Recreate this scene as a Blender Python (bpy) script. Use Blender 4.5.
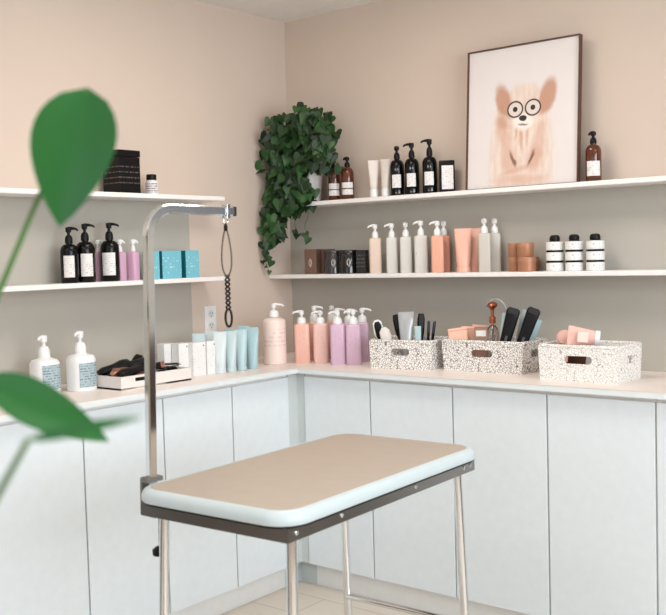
import bpy, bmesh, math, random
from mathutils import Vector, Matrix, Euler
random.seed(7)
PI = math.pi
C = bpy.context.scene.collection
for o in list(bpy.data.objects): bpy.data.objects.remove(o)
scn = bpy.context.scene

# ------------------------------------------------------------------ camera, world, light
YAW, PITCH, ROLL, FPX = .684, -.053, -.0274, 982.4
CAM = Vector((3.0416, -3.4319, 1.3454))
fw = Vector((-math.sin(YAW)*math.cos(PITCH), math.cos(YAW)*math.cos(PITCH), math.sin(PITCH)))
ri = Vector((math.cos(YAW), math.sin(YAW), 0)); up = ri.cross(fw)
rr = ri*math.cos(ROLL) + up*math.sin(ROLL); uu = -ri*math.sin(ROLL) + up*math.cos(ROLL)
cd = bpy.data.cameras.new('camera'); cam = bpy.data.objects.new('camera', cd); C.objects.link(cam)
m = Matrix((rr, uu, -fw)).transposed().to_4x4(); m.translation = CAM; cam.matrix_world = m
cd.sensor_fit = 'HORIZONTAL'; cd.sensor_width = 36; cd.lens = FPX/666*36; cd.clip_start = .05
cd.dof.use_dof = True; cd.dof.focus_distance = 4.0; cd.dof.aperture_fstop = 6.5
scn.camera = cam
scn.view_settings.view_transform = 'Standard'; scn.view_settings.look = 'None'
scn.view_settings.gamma = 1; scn.view_settings.exposure = 0.10; scn.view_settings.use_curve_mapping = False

w = bpy.data.worlds.new('daylight'); scn.world = w; w.use_nodes = True
w.node_tree.nodes['Background'].inputs[0].default_value = (.80, .90, 1, 1)
w.node_tree.nodes['Background'].inputs[1].default_value = 1.5

def area(name, loc, rot, sx, sy, power, col):
    l = bpy.data.lights.new(name, 'AREA'); l.shape = 'RECTANGLE'; l.size = sx; l.size_y = sy
    l.energy = power; l.color = col
    o = bpy.data.objects.new(name, l); o.location = loc; o.rotation_euler = rot; C.objects.link(o); return o
RX, RY, RZ = 4.6, -5.2, 2.42      # room extents
area('window_daylight', (RX+.25, -2.3, 1.55), (0, PI/2, 0), 1.3, 2.6, 82, (.84, .93, 1))
area('added_fill_behind', (2.0, RY-.25, 1.5), (PI/2, 0, PI), 2.6, 1.4, 56, (.93, .96, 1))  # added frontal fill from behind the camera

# ------------------------------------------------------------------ materials
MAT = {}
def lin(c): return tuple((x/255/12.92 if x/255 <= .04045 else ((x/255+.055)/1.055)**2.4) for x in c) + (1,)
def mat(name, col, rough=.5, metal=0, var=.04, scale=30, bump=0, bscale=200, coat=0, trans=0, ior=1.45, sss=0, emit=0):
    if name in MAT: return MAT[name]
    m = bpy.data.materials.new(name); m.use_nodes = True; n = m.node_tree.nodes; L = m.node_tree.links
    b = n['Principled BSDF']; c = lin(col)
    tc = n.new('ShaderNodeTexCoord'); nz = n.new('ShaderNodeTexNoise'); nz.inputs['Scale'].default_value = scale
    L.new(tc.outputs['Object'], nz.inputs['Vector'])
    mx = n.new('ShaderNodeMix'); mx.data_type = 'RGBA'
    mx.inputs[6].default_value = tuple(min(1, x*(1-var)) for x in c[:3]) + (1,)
    mx.inputs[7].default_value = tuple(min(1, x*(1+var)) for x in c[:3]) + (1,)
    L.new(nz.outputs['Fac'], mx.inputs[0]); L.new(mx.outputs[2], b.inputs['Base Color'])
    b.inputs['Roughness'].default_value = rough; b.inputs['Metallic'].default_value = metal
    b.inputs['Coat Weight'].default_value = coat
    b.inputs['Transmission Weight'].default_value = trans; b.inputs['IOR'].default_value = ior
    if sss: b.inputs['Subsurface Weight'].default_value = sss; b.inputs['Subsurface Scale'].default_value = .01
    if emit: b.inputs['Emission Color'].default_value = c; b.inputs['Emission Strength'].default_value = emit
    if bump:
        n2 = n.new('ShaderNodeTexNoise'); n2.inputs['Scale'].default_value = bscale; L.new(tc.outputs['Object'], n2.inputs['Vector'])
        bp = n.new('ShaderNodeBump'); bp.inputs['Strength'].default_value = bump; bp.inputs['Distance'].default_value = .002
        L.new(n2.outputs['Fac'], bp.inputs['Height']); L.new(bp.outputs[0], b.inputs['Normal'])
    MAT[name] = m; return m
def math_node(nt, op, a, b=None, c=None, clamp=False):
    nd = nt.nodes.new('ShaderNodeMath'); nd.operation = op; nd.use_clamp = clamp
    for i, v in enumerate((a, b, c)):
        if v is None: continue
        if isinstance(v, (int, float)): nd.inputs[i].default_value = v
        else: nt.links.new(v, nd.inputs[i])
    return nd.outputs[0]
def mixc(nt, f, a, b):
    mx = nt.nodes.new('ShaderNodeMix'); mx.data_type = 'RGBA'
    for i, v in ((0, f), (6, a), (7, b)):
        if isinstance(v, (int, float, tuple)): mx.inputs[i].default_value = v
        else: nt.links.new(v, mx.inputs[i])
    return mx.outputs[2]
def print_mat(name, col, ink, pitch=.0085, z0=0., z1=9., amount=.5, rough=.45, strength=.75, along=90, duty=.5):
    """paper or plastic printed with short rows of tiny type"""
    if name in MAT: return MAT[name]
    m = bpy.data.materials.new(name); m.use_nodes = True; nt = m.node_tree; n = nt.nodes; L = nt.links
    b = n['Principled BSDF']; b.inputs['Roughness'].default_value = rough
    tc = n.new('ShaderNodeTexCoord'); sp = n.new('ShaderNodeSeparateXYZ'); L.new(tc.outputs['Object'], sp.inputs[0])
    z = sp.outputs[2]
    row = math_node(nt, 'DIVIDE', z, pitch); fr = math_node(nt, 'FRACT', row)
    line = math_node(nt, 'GREATER_THAN', fr, duty)
    fl = math_node(nt, 'FLOOR', row)
    xy = math_node(nt, 'ADD', sp.outputs[0], sp.outputs[1])
    cb = n.new('ShaderNodeCombineXYZ'); L.new(math_node(nt, 'MULTIPLY', xy, along), cb.inputs[0]); L.new(math_node(nt, 'MULTIPLY', fl, 3.7), cb.inputs[1])
    nz = n.new('ShaderNodeTexNoise'); nz.inputs['Scale'].default_value = 1.6; nz.inputs['Detail'].default_value = 3; L.new(cb.outputs[0], nz.inputs['Vector'])
    word = math_node(nt, 'GREATER_THAN', nz.outputs['Fac'], 1-amount)
    f = math_node(nt, 'MULTIPLY', line, word)
    f = math_node(nt, 'MULTIPLY', f, math_node(nt, 'GREATER_THAN', z, z0)); f = math_node(nt, 'MULTIPLY', f, math_node(nt, 'LESS_THAN', z, z1))
    f = math_node(nt, 'MULTIPLY', f, strength)
    L.new(mixc(nt, f, lin(col), lin(ink)), b.inputs['Base Color'])
    MAT[name] = m; return m

M = lambda *a, **k: mat(*a, **k)
white_gloss = M('white_lacquer', (236, 236, 234), .35)
door_white = M('white_door_laminate', (224, 231, 235), .38, bump=.02)
counter_m = M('cream_worktop', (240, 228, 221), .38, var=.03, scale=8)
counter_edge = M('worktop_edge', (226, 232, 233), .3)
shelf_m = M('shelf_white', (243, 239, 237), .4)
chrome = M('polished_steel', (226, 228, 230), .11, 1, var=.03)
steel = M('brushed_steel', (150, 146, 142), .34, 1)
black_pl = M('black_plastic', (12, 11, 12), .42)
black_glass = M('black_bottle_glass', (9, 8, 9), .22)
for q_ in (black_pl, black_glass): q_.node_tree.nodes['Principled BSDF'].inputs['Specular IOR Level'].default_value = .3
white_pl = M('white_plastic', (238, 238, 238), .32, sss=.05)
amber = M('amber_glass', (105, 48, 18), .1, trans=.35, coat=.4)
label_w = print_mat('white_label_paper', (232, 228, 226), (150, 148, 150), .0075, amount=.45, strength=.5)
black_card = print_mat('black_card_printed', (20, 18, 19), (150, 140, 135), .020, z0=.02, z1=.11, amount=.5, strength=.45, along=130, duty=.78)
copper = M('copper_metal', (190, 120, 90), .25, 1)
rubber = M('black_rubber', (20, 20, 20), .7)

# ------------------------------------------------------------------ mesh helpers
def tf(bm, verts, mt):
    if mt is not None: bmesh.ops.transform(bm, matrix=mt, verts=verts)
def T(x=0, y=0, z=0, rx=0, ry=0, rz=0):
    return Matrix.Translation((x, y, z)) @ Euler((rx, ry, rz)).to_matrix().to_4x4()
def box(bm, c, s, bev=0, mt=None, seg=2):
    t = bmesh.new(); bmesh.ops.create_cube(t, size=1)
    bmesh.ops.scale(t, vec=s, verts=t.verts); bmesh.ops.translate(t, vec=c, verts=t.verts)
    if bev: bmesh.ops.bevel(t, geom=list(t.edges), offset=bev, segments=seg, affect='EDGES', profile=.5)
    if mt is not None: bmesh.ops.transform(t, matrix=mt, verts=t.verts)
    me = bpy.data.meshes.new('t'); t.to_mesh(me); t.free(); bm.from_mesh(me); bpy.data.meshes.remove(me)
def rings(bm, rs, cap=True, mt=None):
    vs = [[bm.verts.new(p) for p in r] for r in rs]; n = len(rs[0])
    for a, b in zip(vs, vs[1:]):
        for i in range(n): bm.faces.new((a[i], a[(i+1) % n], b[(i+1) % n], b[i]))
    if cap:
        bm.faces.new(vs[0][::-1]); bm.faces.new(vs[-1])
    tf(bm, [v for r in vs for v in r], mt)
def sect(z, a, b, e=2., n=28, ox=0, oy=0, off=0):
    out = []
    for i in range(n):
        t = 2*PI*i/n; c, s = math.cos(t), math.sin(t)
        out.append((ox+(a+off)*math.copysign(abs(c)**(2/e), c), oy+(b+off)*math.copysign(abs(s)**(2/e), s), z))
    return out
def lathe(bm, prof, n=24, mt=None, cap=True):
    rings(bm, [sect(z, max(r, 1e-4), max(r, 1e-4), 2, n) for r, z in prof], cap, mt)
def loft(bm, secs, n=28, mt=None):           # secs: (z, a, b, e[, ox, oy])
    rings(bm, [sect(s[0], s[1], s[2], s[3], n, *(s[4:] if len(s) > 4 else ())) for s in secs], True, mt)
def tube(bm, pts, r, n=8, mt=None, closed=False):
    pts = [Vector(p) for p in pts]; rs = []; N = len(pts); prev = None
    for i, p in enumerate(pts):
        if closed: d = pts[(i+1) % N]-pts[i-1]
        else: d = pts[min(i+1, N-1)]-pts[max(i-1, 0)]
        d.normalize()
        if prev is None: a = d.orthogonal().normalized()
        else: a = (prev - d*prev.dot(d)).normalized()
        prev = a; b = d.cross(a); R = r[i] if isinstance(r, (list, tuple)) else r
        rs.append([tuple(p+a*(R*math.cos(2*PI*k/n))+b*(R*math.sin(2*PI*k/n))) for k in range(n)])
    if closed:
        vs = [[bm.verts.new(p) for p in q] for q in rs]
        # align last ring to first
        for j in range(N):
            A, B = vs[j], vs[(j+1) % N]
            k0 = min(range(n), key=lambda k: (B[k].co-A[0].co).length)
            for i in range(n): bm.faces.new((A[i], A[(i+1) % n], B[(i+1+k0) % n], B[(i+k0) % n]))
        tf(bm, [v for q in vs for v in q], mt)
    else: rings(bm, rs, True, mt)
def prism(bm, outline, h, mt=None, z=0):      # outline in xy, extruded along z
    rings(bm, [[(x, y, z) for x, y in outline], [(x, y, z+h) for x, y in outline]], True, mt)
def obj(name, bm, material, parent=None, smooth=38, loc=None, rot=None):
    me = bpy.data.meshes.new(name); bmesh.ops.recalc_face_normals(bm, faces=bm.faces); bm.to_mesh(me); bm.free()
    me.materials.append(material)
    if smooth:
        for p in me.polygons: p.use_smooth = True
        me.set_sharp_from_angle(angle=math.radians(smooth))
    o = bpy.data.objects.new(name, me); C.objects.link(o)
    if parent is not None: o.parent = parent
    if loc is not None: o.location = loc
    if rot is not None: o.rotation_euler = rot
    return o
def mk(fn, *a, **k):
    bm = bmesh.new(); fn(bm, *a, **k); return bm
def tag(o, label, cat, group=None, kind=None):
    o['label'] = label
    if cat: o['category'] = cat
    if group: o['group'] = group
    if kind: o['kind'] = kind
    return o
def thing(name, label, cat, loc=(0, 0, 0), rz=0, group=None):
    o = bpy.data.objects.new(name, None); C.objects.link(o); o.empty_display_size = .05
    o.location = loc; o.rotation_euler = (0, 0, rz); return tag(o, label, cat, group)
def dup(root, label=None, loc=None, rz=None):
    def cp(o, par):
        c = o.copy(); C.objects.link(c); c.parent = par
        for ch in [x for x in KIDS.get(o.name, [])] or [x for x in bpy.data.objects if x.parent == o]: cp(ch, c)
        return c
    r = cp(root, None)
    if label: r['label'] = label
    if loc is not None: r.location = loc
    if rz is not None: r.rotation_euler = (0, 0, rz)
    return r
KIDS = {}
def struct(name, bm, m, smooth=0, parent=None):
    o = obj(name, bm, m, parent, smooth)
    if parent is None: o['kind'] = 'structure'
    return o

# ------------------------------------------------------------------ room shell
SH_U, SH_L = 1.582, 1.265             # tops of the two shelves on the picture wall
LS_U, LS_L = 1.598, 1.272             # tops of the two shelves on the left wall
CT = .90                              # worktop height
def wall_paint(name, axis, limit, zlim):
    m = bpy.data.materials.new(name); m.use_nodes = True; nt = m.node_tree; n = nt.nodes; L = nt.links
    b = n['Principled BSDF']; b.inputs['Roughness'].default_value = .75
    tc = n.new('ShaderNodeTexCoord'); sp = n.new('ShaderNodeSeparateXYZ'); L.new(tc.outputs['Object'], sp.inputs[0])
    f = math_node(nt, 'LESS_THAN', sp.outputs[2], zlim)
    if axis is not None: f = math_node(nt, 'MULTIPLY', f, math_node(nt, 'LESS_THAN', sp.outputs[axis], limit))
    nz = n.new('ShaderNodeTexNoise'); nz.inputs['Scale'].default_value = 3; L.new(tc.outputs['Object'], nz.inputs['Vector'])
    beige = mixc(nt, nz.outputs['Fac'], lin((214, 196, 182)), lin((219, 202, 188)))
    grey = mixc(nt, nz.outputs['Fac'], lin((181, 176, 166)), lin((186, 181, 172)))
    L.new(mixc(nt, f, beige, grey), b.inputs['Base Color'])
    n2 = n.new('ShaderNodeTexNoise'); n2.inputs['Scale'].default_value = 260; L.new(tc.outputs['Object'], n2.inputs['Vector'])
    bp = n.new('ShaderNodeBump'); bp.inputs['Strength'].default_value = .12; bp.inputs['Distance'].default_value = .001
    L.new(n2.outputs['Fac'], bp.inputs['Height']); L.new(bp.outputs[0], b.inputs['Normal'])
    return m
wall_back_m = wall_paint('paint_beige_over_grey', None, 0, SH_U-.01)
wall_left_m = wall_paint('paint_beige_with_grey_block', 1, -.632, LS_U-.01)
beige_m = M('paint_beige', (217, 195, 176), .75, bump=.1, bscale=260)
ceil_m = M('ceiling_white', (238, 236, 232), .8)
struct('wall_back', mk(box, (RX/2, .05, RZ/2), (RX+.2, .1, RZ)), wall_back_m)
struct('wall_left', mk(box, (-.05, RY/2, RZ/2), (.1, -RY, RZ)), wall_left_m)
def wall_with_hole(horizontal, c, a0, a1, h0, h1, z0, z1, lo, hi):
    bm = bmesh.new()
    def seg(p0, p1, q0, q1):
        if horizontal: box(bm, ((p0+p1)/2, c, (q0+q1)/2), (p1-p0, .1, q1-q0))
        else: box(bm, (c, (p0+p1)/2, (q0+q1)/2), (.1, p1-p0, q1-q0))
    seg(a0, h0, lo, hi); seg(h1, a1, lo, hi); seg(h0, h1, lo, z0); seg(h0, h1, z1, hi)
    return bm
struct('wall_right', wall_with_hole(False, RX+.05, RY, 0, -3.6, -1.0, .9, 2.2, 0, RZ), beige_m)
struct('wall_front', wall_with_hole(True, RY-.05, -.1, RX+.1, .7, 3.3, .8, 2.2, 0, RZ), beige_m)
def window(name, horizontal, c, a0, a1, z0, z1):
    bm = bmesh.new(); t = .05
    def bar(p0, p1, q0, q1):
        if horizontal: box(bm, ((p0+p1)/2, c, (q0+q1)/2), (p1-p0, .06, q1-q0), .004)
        else: box(bm, (c, (p0+p1)/2, (q0+q1)/2), (.06, p1-p0, q1-q0), .004)
    bar(a0, a1, z0, z0+t); bar(a0, a1, z1-t, z1); bar(a0, a0+t, z0+t, z1-t); bar(a1-t, a1, z0+t, z1-t)
    mid = (a0+a1)/2; bar(mid-t/2, mid+t/2, z0+t, z1-t)
    struct(name, bm, white_gloss, 0)
window('window_1', False, RX+.05, -3.6, -1.0, .9, 2.2)
window('added_fill_window', True, RY-.05, .7, 3.3, .8, 2.2)  # unseen frame, added with its opening for the frontal fill
def floor_mat():
    m = bpy.data.materials.new('pale_vinyl_planks'); m.use_nodes = True; nt = m.node_tree; n = nt.nodes; L = nt.links
    b = n['Principled BSDF']; b.inputs['Roughness'].default_value = .4
    tc = n.new('ShaderNodeTexCoord'); br = n.new('ShaderNodeTexBrick'); L.new(tc.outputs['Object'], br.inputs['Vector'])
    br.inputs['Scale'].default_value = 1; br.inputs['Brick Width'].default_value = 1.2; br.inputs['Row Height'].default_value = .18
    br.inputs['Mortar Size'].default_value = .002
    br.inputs['Color1'].default_value = lin((222, 212, 200)); br.inputs['Color2'].default_value = lin((212, 201, 188)); br.inputs['Mortar'].default_value = lin((170, 160, 148))
    L.new(br.outputs[0], b.inputs['Base Color']); return m
struct('floor', mk(box, (RX/2, RY/2, -.05), (RX+.2, -RY+.2, .1)), floor_mat())
struct('ceiling', mk(box, (RX/2, RY/2, RZ+.05), (RX+.2, -RY+.2, .1)), ceil_m)

# ceiling light panels (real lamps of the room)
lamp_glow = M('lamp_diffuser', (255, 244, 230), .5, emit=2)
def ceiling_light(x, y, label, power=15):
    t = thing('ceiling_light', label, 'ceiling light', (x, y, RZ), 0, 'square ceiling light panels')
    bm = bmesh.new()
    for sx, sy, lx, ly in ((0, 1, .62, .02), (0, -1, .62, .02), (1, 0, .02, .58), (-1, 0, .02, .58)):
        box(bm, (sx*.3, sy*.3, -.012), (lx, ly, .024), .002)
    obj('frame', bm, white_gloss, t, 0)
    obj('diffuser', mk(box, (0, 0, -.008), (.58, .58, .01)), lamp_glow, t, 0)
    a = area('ceiling_lamp_glow', (x, y, RZ-.03), (0, 0, 0), .56, .56, power*.55, (1, .95, .89))
ceiling_light(1.15, -1.15, 'square ceiling light panel closest to the shelves corner', 17)
ceiling_light(3.1, -1.1, 'square ceiling light panel toward the window side of the back wall', 13)
ceiling_light(1.15, -3.2, 'square ceiling light panel near the left wall behind the table', 13)
ceiling_light(3.1, -3.2, 'square ceiling light panel over the middle of the room', 13)

# ------------------------------------------------------------------ fitted base cabinets
DB, DL = .50, .458                    # worktop depth: picture wall, left wall
DH = CT-.026
def cabinet(name, label, axis, a0, a1, handle=False):
    """axis 0: along x on the picture wall; axis 1: along y on the left wall (a0<a1)"""
    wd = a1-a0
    if axis == 0: loc, rz, dep = ((a0+a1)/2, 0, 0), 0, DB
    else: loc, rz, dep = (0, (a0+a1)/2, 0), PI/2, DL
    t = thing(name, label, 'cabinet', loc, rz, 'white flat-front base cabinets')
    # local: x across, y from -dep (front) to 0 (wall)
    bm = bmesh.new(); box(bm, (0, -(dep-.041)/2-.002, (.1+DH)/2), (wd-.001, dep-.045, DH-.1))
    obj('body', bm, white_gloss, t, 0)
    obj('door', mk(box, (0, -(dep-.03)+.005, (.1+DH-.010)/2), (wd-.006, .009, DH-.010-.1), .0015), door_white, t, 0)
    obj('plinth', mk(box, (0, -dep+.09, .05), (wd, .016, .1)), white_gloss, t, 0)
    return t
A0, AW = .426, .369
names_b = ['below the lilac bottles', 'second from the corner', 'third from the corner',
           'fourth from the corner', 'at the far right end', 'beyond the fifth one at the far right edge', 'at the end of the picture wall run']
for k in range(5):
    cabinet('base_cabinet', 'white flat-front cabinet on the picture wall ' + names_b[k], 0, max(A0+k*AW, .458+.004) if k == 0 else A0+k*AW, A0+(k+1)*AW)
B0, BW = -.500, .3384
names_l = ['beside the inner corner, below the blue tubes', 'second from the inner corner, below the white cartons', 'third from the inner corner, behind the steel post',
           'fourth from the inner corner, below the lotion bottles', 'fifth from the corner near the left edge', 'sixth from the corner, furthest toward the camera']
for k in range(6):
    a1 = B0-k*BW - (.02 if k == 0 else 0); a0 = B0-(k+1)*BW
    cabinet('base_cabinet', 'white flat-front cabinet on the left wall ' + names_l[k], 1, a0, a1)
# added dark furniture out of the frame, for the steel post to mirror
walnut = M('dark_walnut', (52, 34, 26), .35, var=.2, scale=12)
def added_sideboard(label, loc, rz, wd):
    t = thing('added_sideboard', label, 'added_sideboard', loc, rz)
    obj('body', mk(box, (0, -.22, .48), (wd, .42, .76), .003), walnut, t, 0)
    obj('top', mk(box, (0, -.22, .87), (wd+.02, .44, .02), .003), walnut, t, 0)
    for k in (-1, 1):
        d = obj('door', mk(box, (k*wd/4, -.439, .48), (wd/2-.01, .018, .72), .002), walnut, t, 0)
        obj('knob', mk(lathe, [(.006, 0), (.006, .012), (.012, .016), (.012, .022), (.004, .026)], 14, T(k*.05, -.448, .55, PI/2)), steel, d)
    for sx in (-1, 1):
        for y_ in (-.05, -.39): obj('leg', mk(lathe, [(.012, 0), (.018, .1)], 12, T(sx*(wd/2-.05), y_, 0)), walnut, t)
added_sideboard('added dark walnut unit past the right cabinets, there for the post reflection', (2.80, -.012, 0), 0, .80)
added_sideboard('added dark walnut unit on the left wall, there for the post reflection', (.012, -3.2, 0), PI/2, 1.1)
t = thing('added_wall_cabinet', 'added dark walnut wall unit, there for the steel arm reflection', 'cabinet', (2.80, -.004, 1.46))  # added out of view to give the arm a dark reflection
obj('body', mk(box, (0, -.14, .21), (.80, .28, .42), .003), walnut, t, 0)
for k in (-1, 1): obj('door', mk(box, (k*.2, -.289, .21), (.392, .016, .412), .002), walnut, t, 0)
# corner filler posts
fill_bm = bmesh.new(); box(fill_bm, (.392, -.491, DH/2+.05), (.062, .056, DH-.1)); box(fill_bm, (.411, -.434, DH/2+.05), (.098, .060, DH-.1)); box(fill_bm, (.338, -.469, .05), (.076, .102, .1)); box(fill_bm, (.419, -.409, .05), (.086, .018, .1))
tag(obj('corner_post', fill_bm, M('filler_white', (205, 212, 212), .5), None, 0),
    'narrow white filler strip in the inner corner between cabinets', 'filler strip')
# L-shaped worktop
def worktop(bm):
    o = [(0, 0), (0, B0-6*BW), (DL, B0-6*BW), (DL, -DB), (A0+5*AW, -DB), (A0+5*AW, 0)]
    prism(bm, o, .021, None, CT-.021)
    bmesh.ops.bevel(bm, geom=[e for e in bm.edges if all(v.co.z > CT-.001 for v in e.verts)], offset=.002, segments=2, affect='EDGES')
wt = thing('worktop', 'L-shaped cream worktop running along both walls over the cabinets', 'worktop', (0, 0, 0))
obj('worktop_slab', mk(worktop), counter_m, wt, 30)
eb = bmesh.new()
box(eb, (DL+.0008, (B0-6*BW-DB)/2, CT-.0115), (.0016, -(B0-6*BW)-DB, .0165)); box(eb, ((DL+A0+5*AW)/2, -DB-.0008, CT-.0115), (A0+5*AW-DL, .0016, .0165))
obj('edge_band', eb, counter_edge, wt, 0)

# ------------------------------------------------------------------ wall shelves
def shelf(label, x0, x1, y0, y1, ztop):
    t = thing('wall_shelf', label, 'shelf', ((x0+x1)/2, (y0+y1)/2, ztop-.018))
    obj('board', mk(box, (0, 0, .009), (x1-x0, y1-y0, .018), .003), shelf_m, t, 0)
SD = .156
shelf('upper white wall shelf under the framed dog picture', 0, A0+5*AW, -SD, 0, SH_U)
shelf('lower white wall shelf with the row of pump bottles, picture wall', 0, A0+5*AW, -SD, 0, SH_L)
shelf('upper white wall shelf on the left wall holding the black box', 0, .153, -2.3, -.569, LS_U)
shelf('lower white wall shelf on the left wall holding turquoise boxes', 0, .153, -2.3, -.569, LS_L)

# wall socket
t = thing('wall_socket', 'white vertical wall socket plate above the blue tubes', 'wall socket', (0, -.531, 1.087), PI/2)
obj('cover_plate', mk(box, (0, -.003, 0), (.066, .006, .115), .002), white_pl, t)
bm = bmesh.new()
for s in (-1, 1): lathe(bm, [(.0165, 0), (.0165, .002)], 20, T(0, -.006, s*.024, PI/2))
obj('outlet_face', bm, M('socket_face', (222, 222, 222), .4), t)
bm = bmesh.new()
for s in (-1, 1):
    for q in (-1, 1): box(bm, (q*.006, -.0085, s*.024+.003), (.002, .001, .008))
    lathe(bm, [(.0022, 0), (.0022, .001)], 10, T(0, -.008, s*.024-.008, PI/2))
obj('slot', bm, black_pl, t, 0)

# ------------------------------------------------------------------ bottles and boxes
CAMYAW = math.atan2(CAM.y, CAM.x)
def face_cam(x, y): return math.atan2(CAM.y-y, CAM.x-x)+PI/2    # local -y looks at the camera
def pump_parts(t, zb, h, wide, mtl, noz=.03, ang=PI, droop=.004, stem=.0052):
    """pump standing at height zb; ang = direction of the spout in the local xy plane"""
    p = obj('pump', mk(lathe, [(stem, zb+h*.3), (stem, zb+h*.66), (stem*1.9, zb+h*.7), (stem*2.1, zb+h*.98), (stem*1.7, zb+h)], 14), mtl, t)
    obj('collar', mk(lathe, [(wide, zb-.001), (wide*1.02, zb+h*.1), (wide*.98, zb+h*.3), (wide*.72, zb+h*.46), (stem*1.3, zb+h*.5)], 20), mtl, p)
    d = Vector((math.cos(ang), math.sin(ang), 0)); z = zb+h*.9
    pts = [d*(-.006)+Vector((0, 0, z)), d*.005+Vector((0, 0, z+.002)), d*noz*.5+Vector((0, 0, z+.0015)), d*noz*.85+Vector((0, 0, z-droop*.4)), d*noz+Vector((0, 0, z-droop*1.8))]
    obj('spout', mk(tube, pts, [stem*1.3, stem*1.3, stem*.95, stem*.8, stem*.6], 8), mtl, p)
def patch(bm, a, b, e, z0, z1, t0, t1, off=.0006, th=.0005, n=14):
    """label shell hugging a bottle body"""
    def pt(t, z, o):
        c, s = math.cos(t), math.sin(t)
        return ((a+o)*math.copysign(abs(c)**(2/e), c), (b+o)*math.copysign(abs(s)**(2/e), s), z)
    rs = []
    for i in range(n+1):
        t = t0+(t1-t0)*i/n
        rs.append([pt(t, z0, off), pt(t, z1, off), pt(t, z1, off+th), pt(t, z0, off+th)])
    rings(bm, rs, True)
def square_pump_bottle(name, label, group, w, d, hb, ht, bmat, pmat, ang=PI, noz=.03, e=5, loc=(0, 0, 0), rz=0, collar=None):
    t = thing(name, label, 'pump bottle', loc, rz, group); a, b = w/2, d/2
    obj('body', mk(loft, [(0, a*.93, b*.93, e), (.003, a, b, e), (hb*.5, a, b, e), (hb-.008, a, b, e), (hb-.003, a*.95, b*.95, e), (hb, a*.80, b*.80, e*.8), (hb+.002, a*.4, b*.4, 2)], 32), bmat, t)
    pump_parts(t, hb+.001, ht-hb-.001, collar or w*.27, pmat, noz, ang)
    return t
def round_pump_bottle(name, label, group, w, hb, hs, ht, bmat, pmat, lmat, lz0, lz1, lt0=-2.1, lt1=-1.0, ang=0, noz=.03, loc=(0, 0, 0), rz=0):
    """hs = height where shoulder begins, hb = top of shoulder"""
    t = thing(name, label, 'pump bottle', loc, rz, group); r = w/2; q = hb-hs
    prof = [(r*.92, 0), (r, .004), (r, hs)] + [(r*(.36+.64*math.cos(k*PI/12)), hs+q*math.sin(k*PI/12)*1.0) for k in range(1, 6)] + [(r*.33, hb), (r*.33, hb+.006)]
    obj('body', mk(lathe, prof, 32), bmat, t)
    if lmat: obj('paper_label', mk(patch, r, r, 2, lz0, lz1, lt0, lt1), lmat, t)
    pump_parts(t, hb+.004, ht-hb-.004, r*.42, pmat, noz, ang)
    return t
def box_thing(name, label, cat, group, w, d, h, m, loc, rz=0, lid=0, lidmat=None, bev=.0012):
    t = thing(name, label, cat, loc, rz, group)
    obj('carton', mk(box, (0, 0, (h-lid)/2), (w, d, h-lid), bev), m, t, 0)
    if lid: obj('lid', mk(box, (0, 0, h-lid/2+.0015), (w+.003, d+.003, lid), bev), lidmat or m, t, 0)
    return t

# -- left wall, upper shelf
t = box_thing('gift_box', 'tall black gift box with a lid and pale lettering on the upper left shelf', 'box', None, .098, .098, .158, black_card, (.085, -1.0, LS_U), 0, .024, M('black_card', (20, 18, 19), .4))
t.rotation_euler.z = PI/2; t.location = (.088, -1.045, LS_U)
for q_ in ('black_card', 'black_card_printed'): MAT[q_].node_tree.nodes['Principled BSDF'].inputs['Specular IOR Level'].default_value = .15
t = thing('supplement_jar', 'small white jar with black cap beside the black gift box', 'jar', (.08, -.894, LS_U))
obj('body', mk(lathe, [(.022, 0), (.0245, .002), (.0245, .048), (.021, .056), (.017, .058)], 28), white_pl, t)
obj('cap', mk(lathe, [(.019, .058), (.0195, .06), (.0195, .078), (.018, .08)], 24), black_pl, t)
obj('paper_label', mk(patch, .0245, .0245, 2, .008, .046, -1.9, .3), print_mat('jar_label', (225, 222, 222), (70, 70, 74), .009, amount=.55), t)
# -- left wall, lower shelf
G = 'black pump bottles on the lower left shelf'
def aesop(label, y, s=1.0, lt=(-1.35, .05), x=.085, grp=G, z=LS_L, ang=.75, w=.068, ht=.212, rz=0):
    return round_pump_bottle('pump_bottle', label, grp, w*s, .148*s, .118*s, ht*s, black_glass, black_pl, label_w, .022*s, .104*s, lt[0], lt[1], ang, .036*s, (x, y, z), rz)
b = aesop('short black pump bottle, leftmost of three on the lower left shelf', -1.292, .94, (-1.3, -.1)); b.rotation_euler.z = 0
b = aesop('tall black pump bottle in the middle of three on the lower left shelf', -1.222, 1.0, (-1.15, .15))
b = aesop('tall black pump bottle standing nearest the steel post, before pink bottles', -1.112, 1.02, (-1.55, -.1))
pinkm = print_mat('orchid_pink_plastic', (214, 170, 196), (150, 100, 125), .011, z0=.03, z1=.09, amount=.3, rough=.35, strength=.4)
G = 'pink pump bottles on the lower left shelf'
for lab, x, y in [('orchid pink pump bottle mostly hidden behind the rightmost black bottle', .027, -1.120),
                  ('orchid pink pump bottle half hidden behind the rightmost black bottle', .06, -1.045),
                  ('orchid pink pump bottle beside the steel post, fully visible', .085, -1.002)]:
    square_pump_bottle('pump_bottle', lab, G, .038, .038, .108, .152, pinkm, white_pl, .9, .018, 4, (x, y, LS_L), .2, .009)
teal_face = print_mat('turquoise_card', (120, 192, 208), (235, 245, 245), .012, z0=.02, z1=.09, amount=.42, strength=.55, along=60)
G = 'turquoise product boxes on the lower left shelf'
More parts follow.
